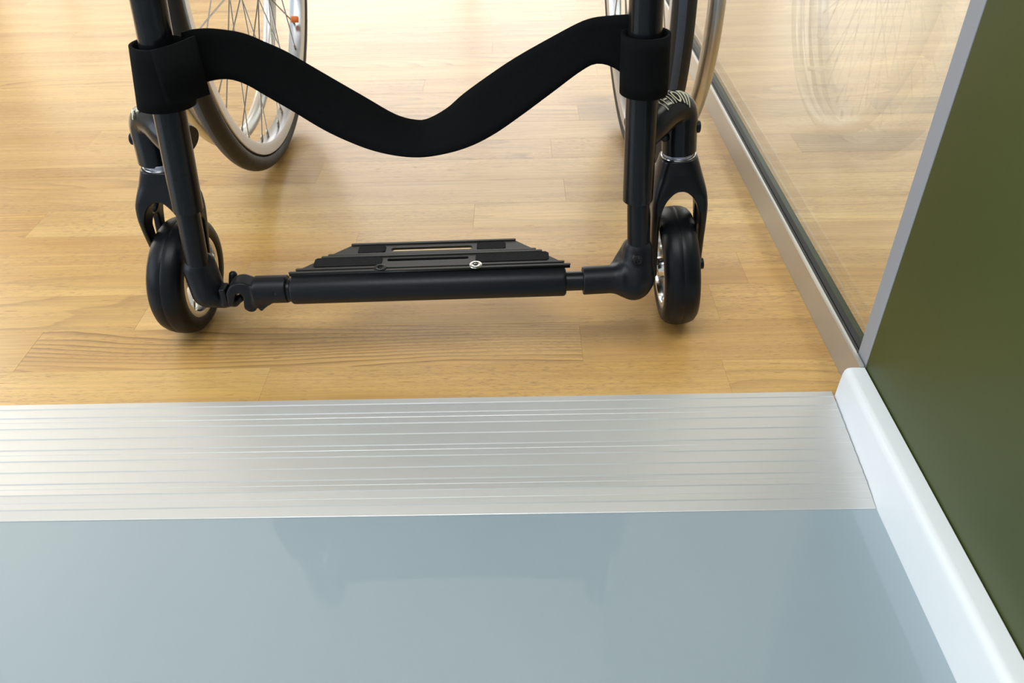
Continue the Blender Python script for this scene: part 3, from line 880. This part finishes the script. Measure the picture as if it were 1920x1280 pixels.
# ---- calf strap: sagging band between the tubes, with a cuff round each tube
TOP = [(340,60),(365,55),(400,54),(455,62),(500,80),(540,98),(600,133),(680,180),(740,215),(780,226),(805,223),(840,203),(868,178),(905,150),(960,112),(1020,77),(1080,45),(1110,34),(1140,30),(1185,27)]
BOT = [(345,162),(368,159),(400,150),(430,148),(462,158),(500,180),(545,206),(610,245),(665,270),(712,285),(765,293),(812,291),(872,277),(925,252),(985,211),(1040,170),(1088,134),(1118,119),(1150,126),(1182,150)]
def strap_pts(L, n, yf):
    P = catmull([(x, y, 0) for x, y in L], 8)
    d = [0]
    for i in range(1, len(P)): d.append(d[-1] + (P[i] - P[i-1]).length)
    out = []
    for k in range(n + 1):
        s_ = d[-1] * k / n; i = 1
        while i < len(P) - 1 and d[i] < s_: i += 1
        t = (s_ - d[i-1]) / (d[i] - d[i-1]); q = P[i-1].lerp(P[i], t)
        out.append(at(q.x, q.y, Y=yf(k / n)))
    return out
ny = 90
tp_ = strap_pts(TOP, ny, lambda u: 0.694 + 0.030 * math.sin(PI * u) ** 1.2)
bt_ = strap_pts(BOT, ny, lambda u: 0.694 + 0.010 * math.sin(PI * u) ** 1.2 - 0.018 * math.exp(-((u - .52) / .16) ** 2))
V, F = [], []
nv = 6
for i in range(ny + 1):
    for j in range(nv + 1): V.append(tp_[i].lerp(bt_[i], j / nv))
for i in range(ny):
    for j in range(nv):
        a = i * (nv + 1) + j; F.append((a, a + 1, a + nv + 2, a + nv + 1))
strap = mesh_obj('calf_strap', V, F, M['velcro'], None, smooth=True)
sd = strap.modifiers.new('solid', 'SOLIDIFY'); sd.thickness = 0.0028; sd.offset = 0
own(strap)
strap['label'] = 'black hook-and-loop calf strap sagging between the tubes'
def cuff(cx_top, cx_bot, z1, z0, rx, ry, flap, s):
    """band wrapped round the tube, its free end lying over the strap"""
    n = 48; V, F = [], []
    sect = []
    a0 = -0.15 * PI if s > 0 else PI + 0.15 * PI
    for k in range(n + 1):
        a = 2 * PI * k / n
        sect.append((rx * math.cos(a), ry * math.sin(a)))
    nz = 5
    for j in range(nz + 1):
        t = j / nz; cx_ = cx_top + (cx_bot - cx_top) * t; z = z1 + (z0 - z1) * t
        for k in range(n):
            px_, py_ = sect[k]
            V.append((cx_ + px_, 0.680 + py_, z))
    for j in range(nz):
        for k in range(n):
            l = (k + 1) % n
            F.append((j*n+k, j*n+l, (j+1)*n+l, (j+1)*n+k))
    o = mesh_obj('strap_cuff', V, F, M['velcro'], None, smooth=True)
    sd = o.modifiers.new('solid', 'SOLIDIFY'); sd.thickness = 0.0030; sd.offset = 0
    return own(o, strap)
cuff(-0.3005, -0.3100, 0.3225, 0.2690, 0.0240, 0.0205, True, -1)
cuff(0.1075, 0.1095, 0.3215, 0.2710, 0.0195, 0.0195, True, 1)
# flap end on the left cuff
V = []; F = []
for i in range(9):
    u = i / 8
    x_ = -0.300 + 0.030 * u; y_ = 0.6575 + 0.022 * u * u
    for z in (0.3235 + 0.004 * u, 0.2780): V.append((x_, y_, z))
for i in range(8): F.append((2*i, 2*i+1, 2*i+3, 2*i+2))
o = mesh_obj('strap_end', V, F, M['velcro'], None, smooth=True)
sd = o.modifiers.new('solid', 'SOLIDIFY'); sd.thickness = 0.0024; sd.offset = 0
own(o, strap)
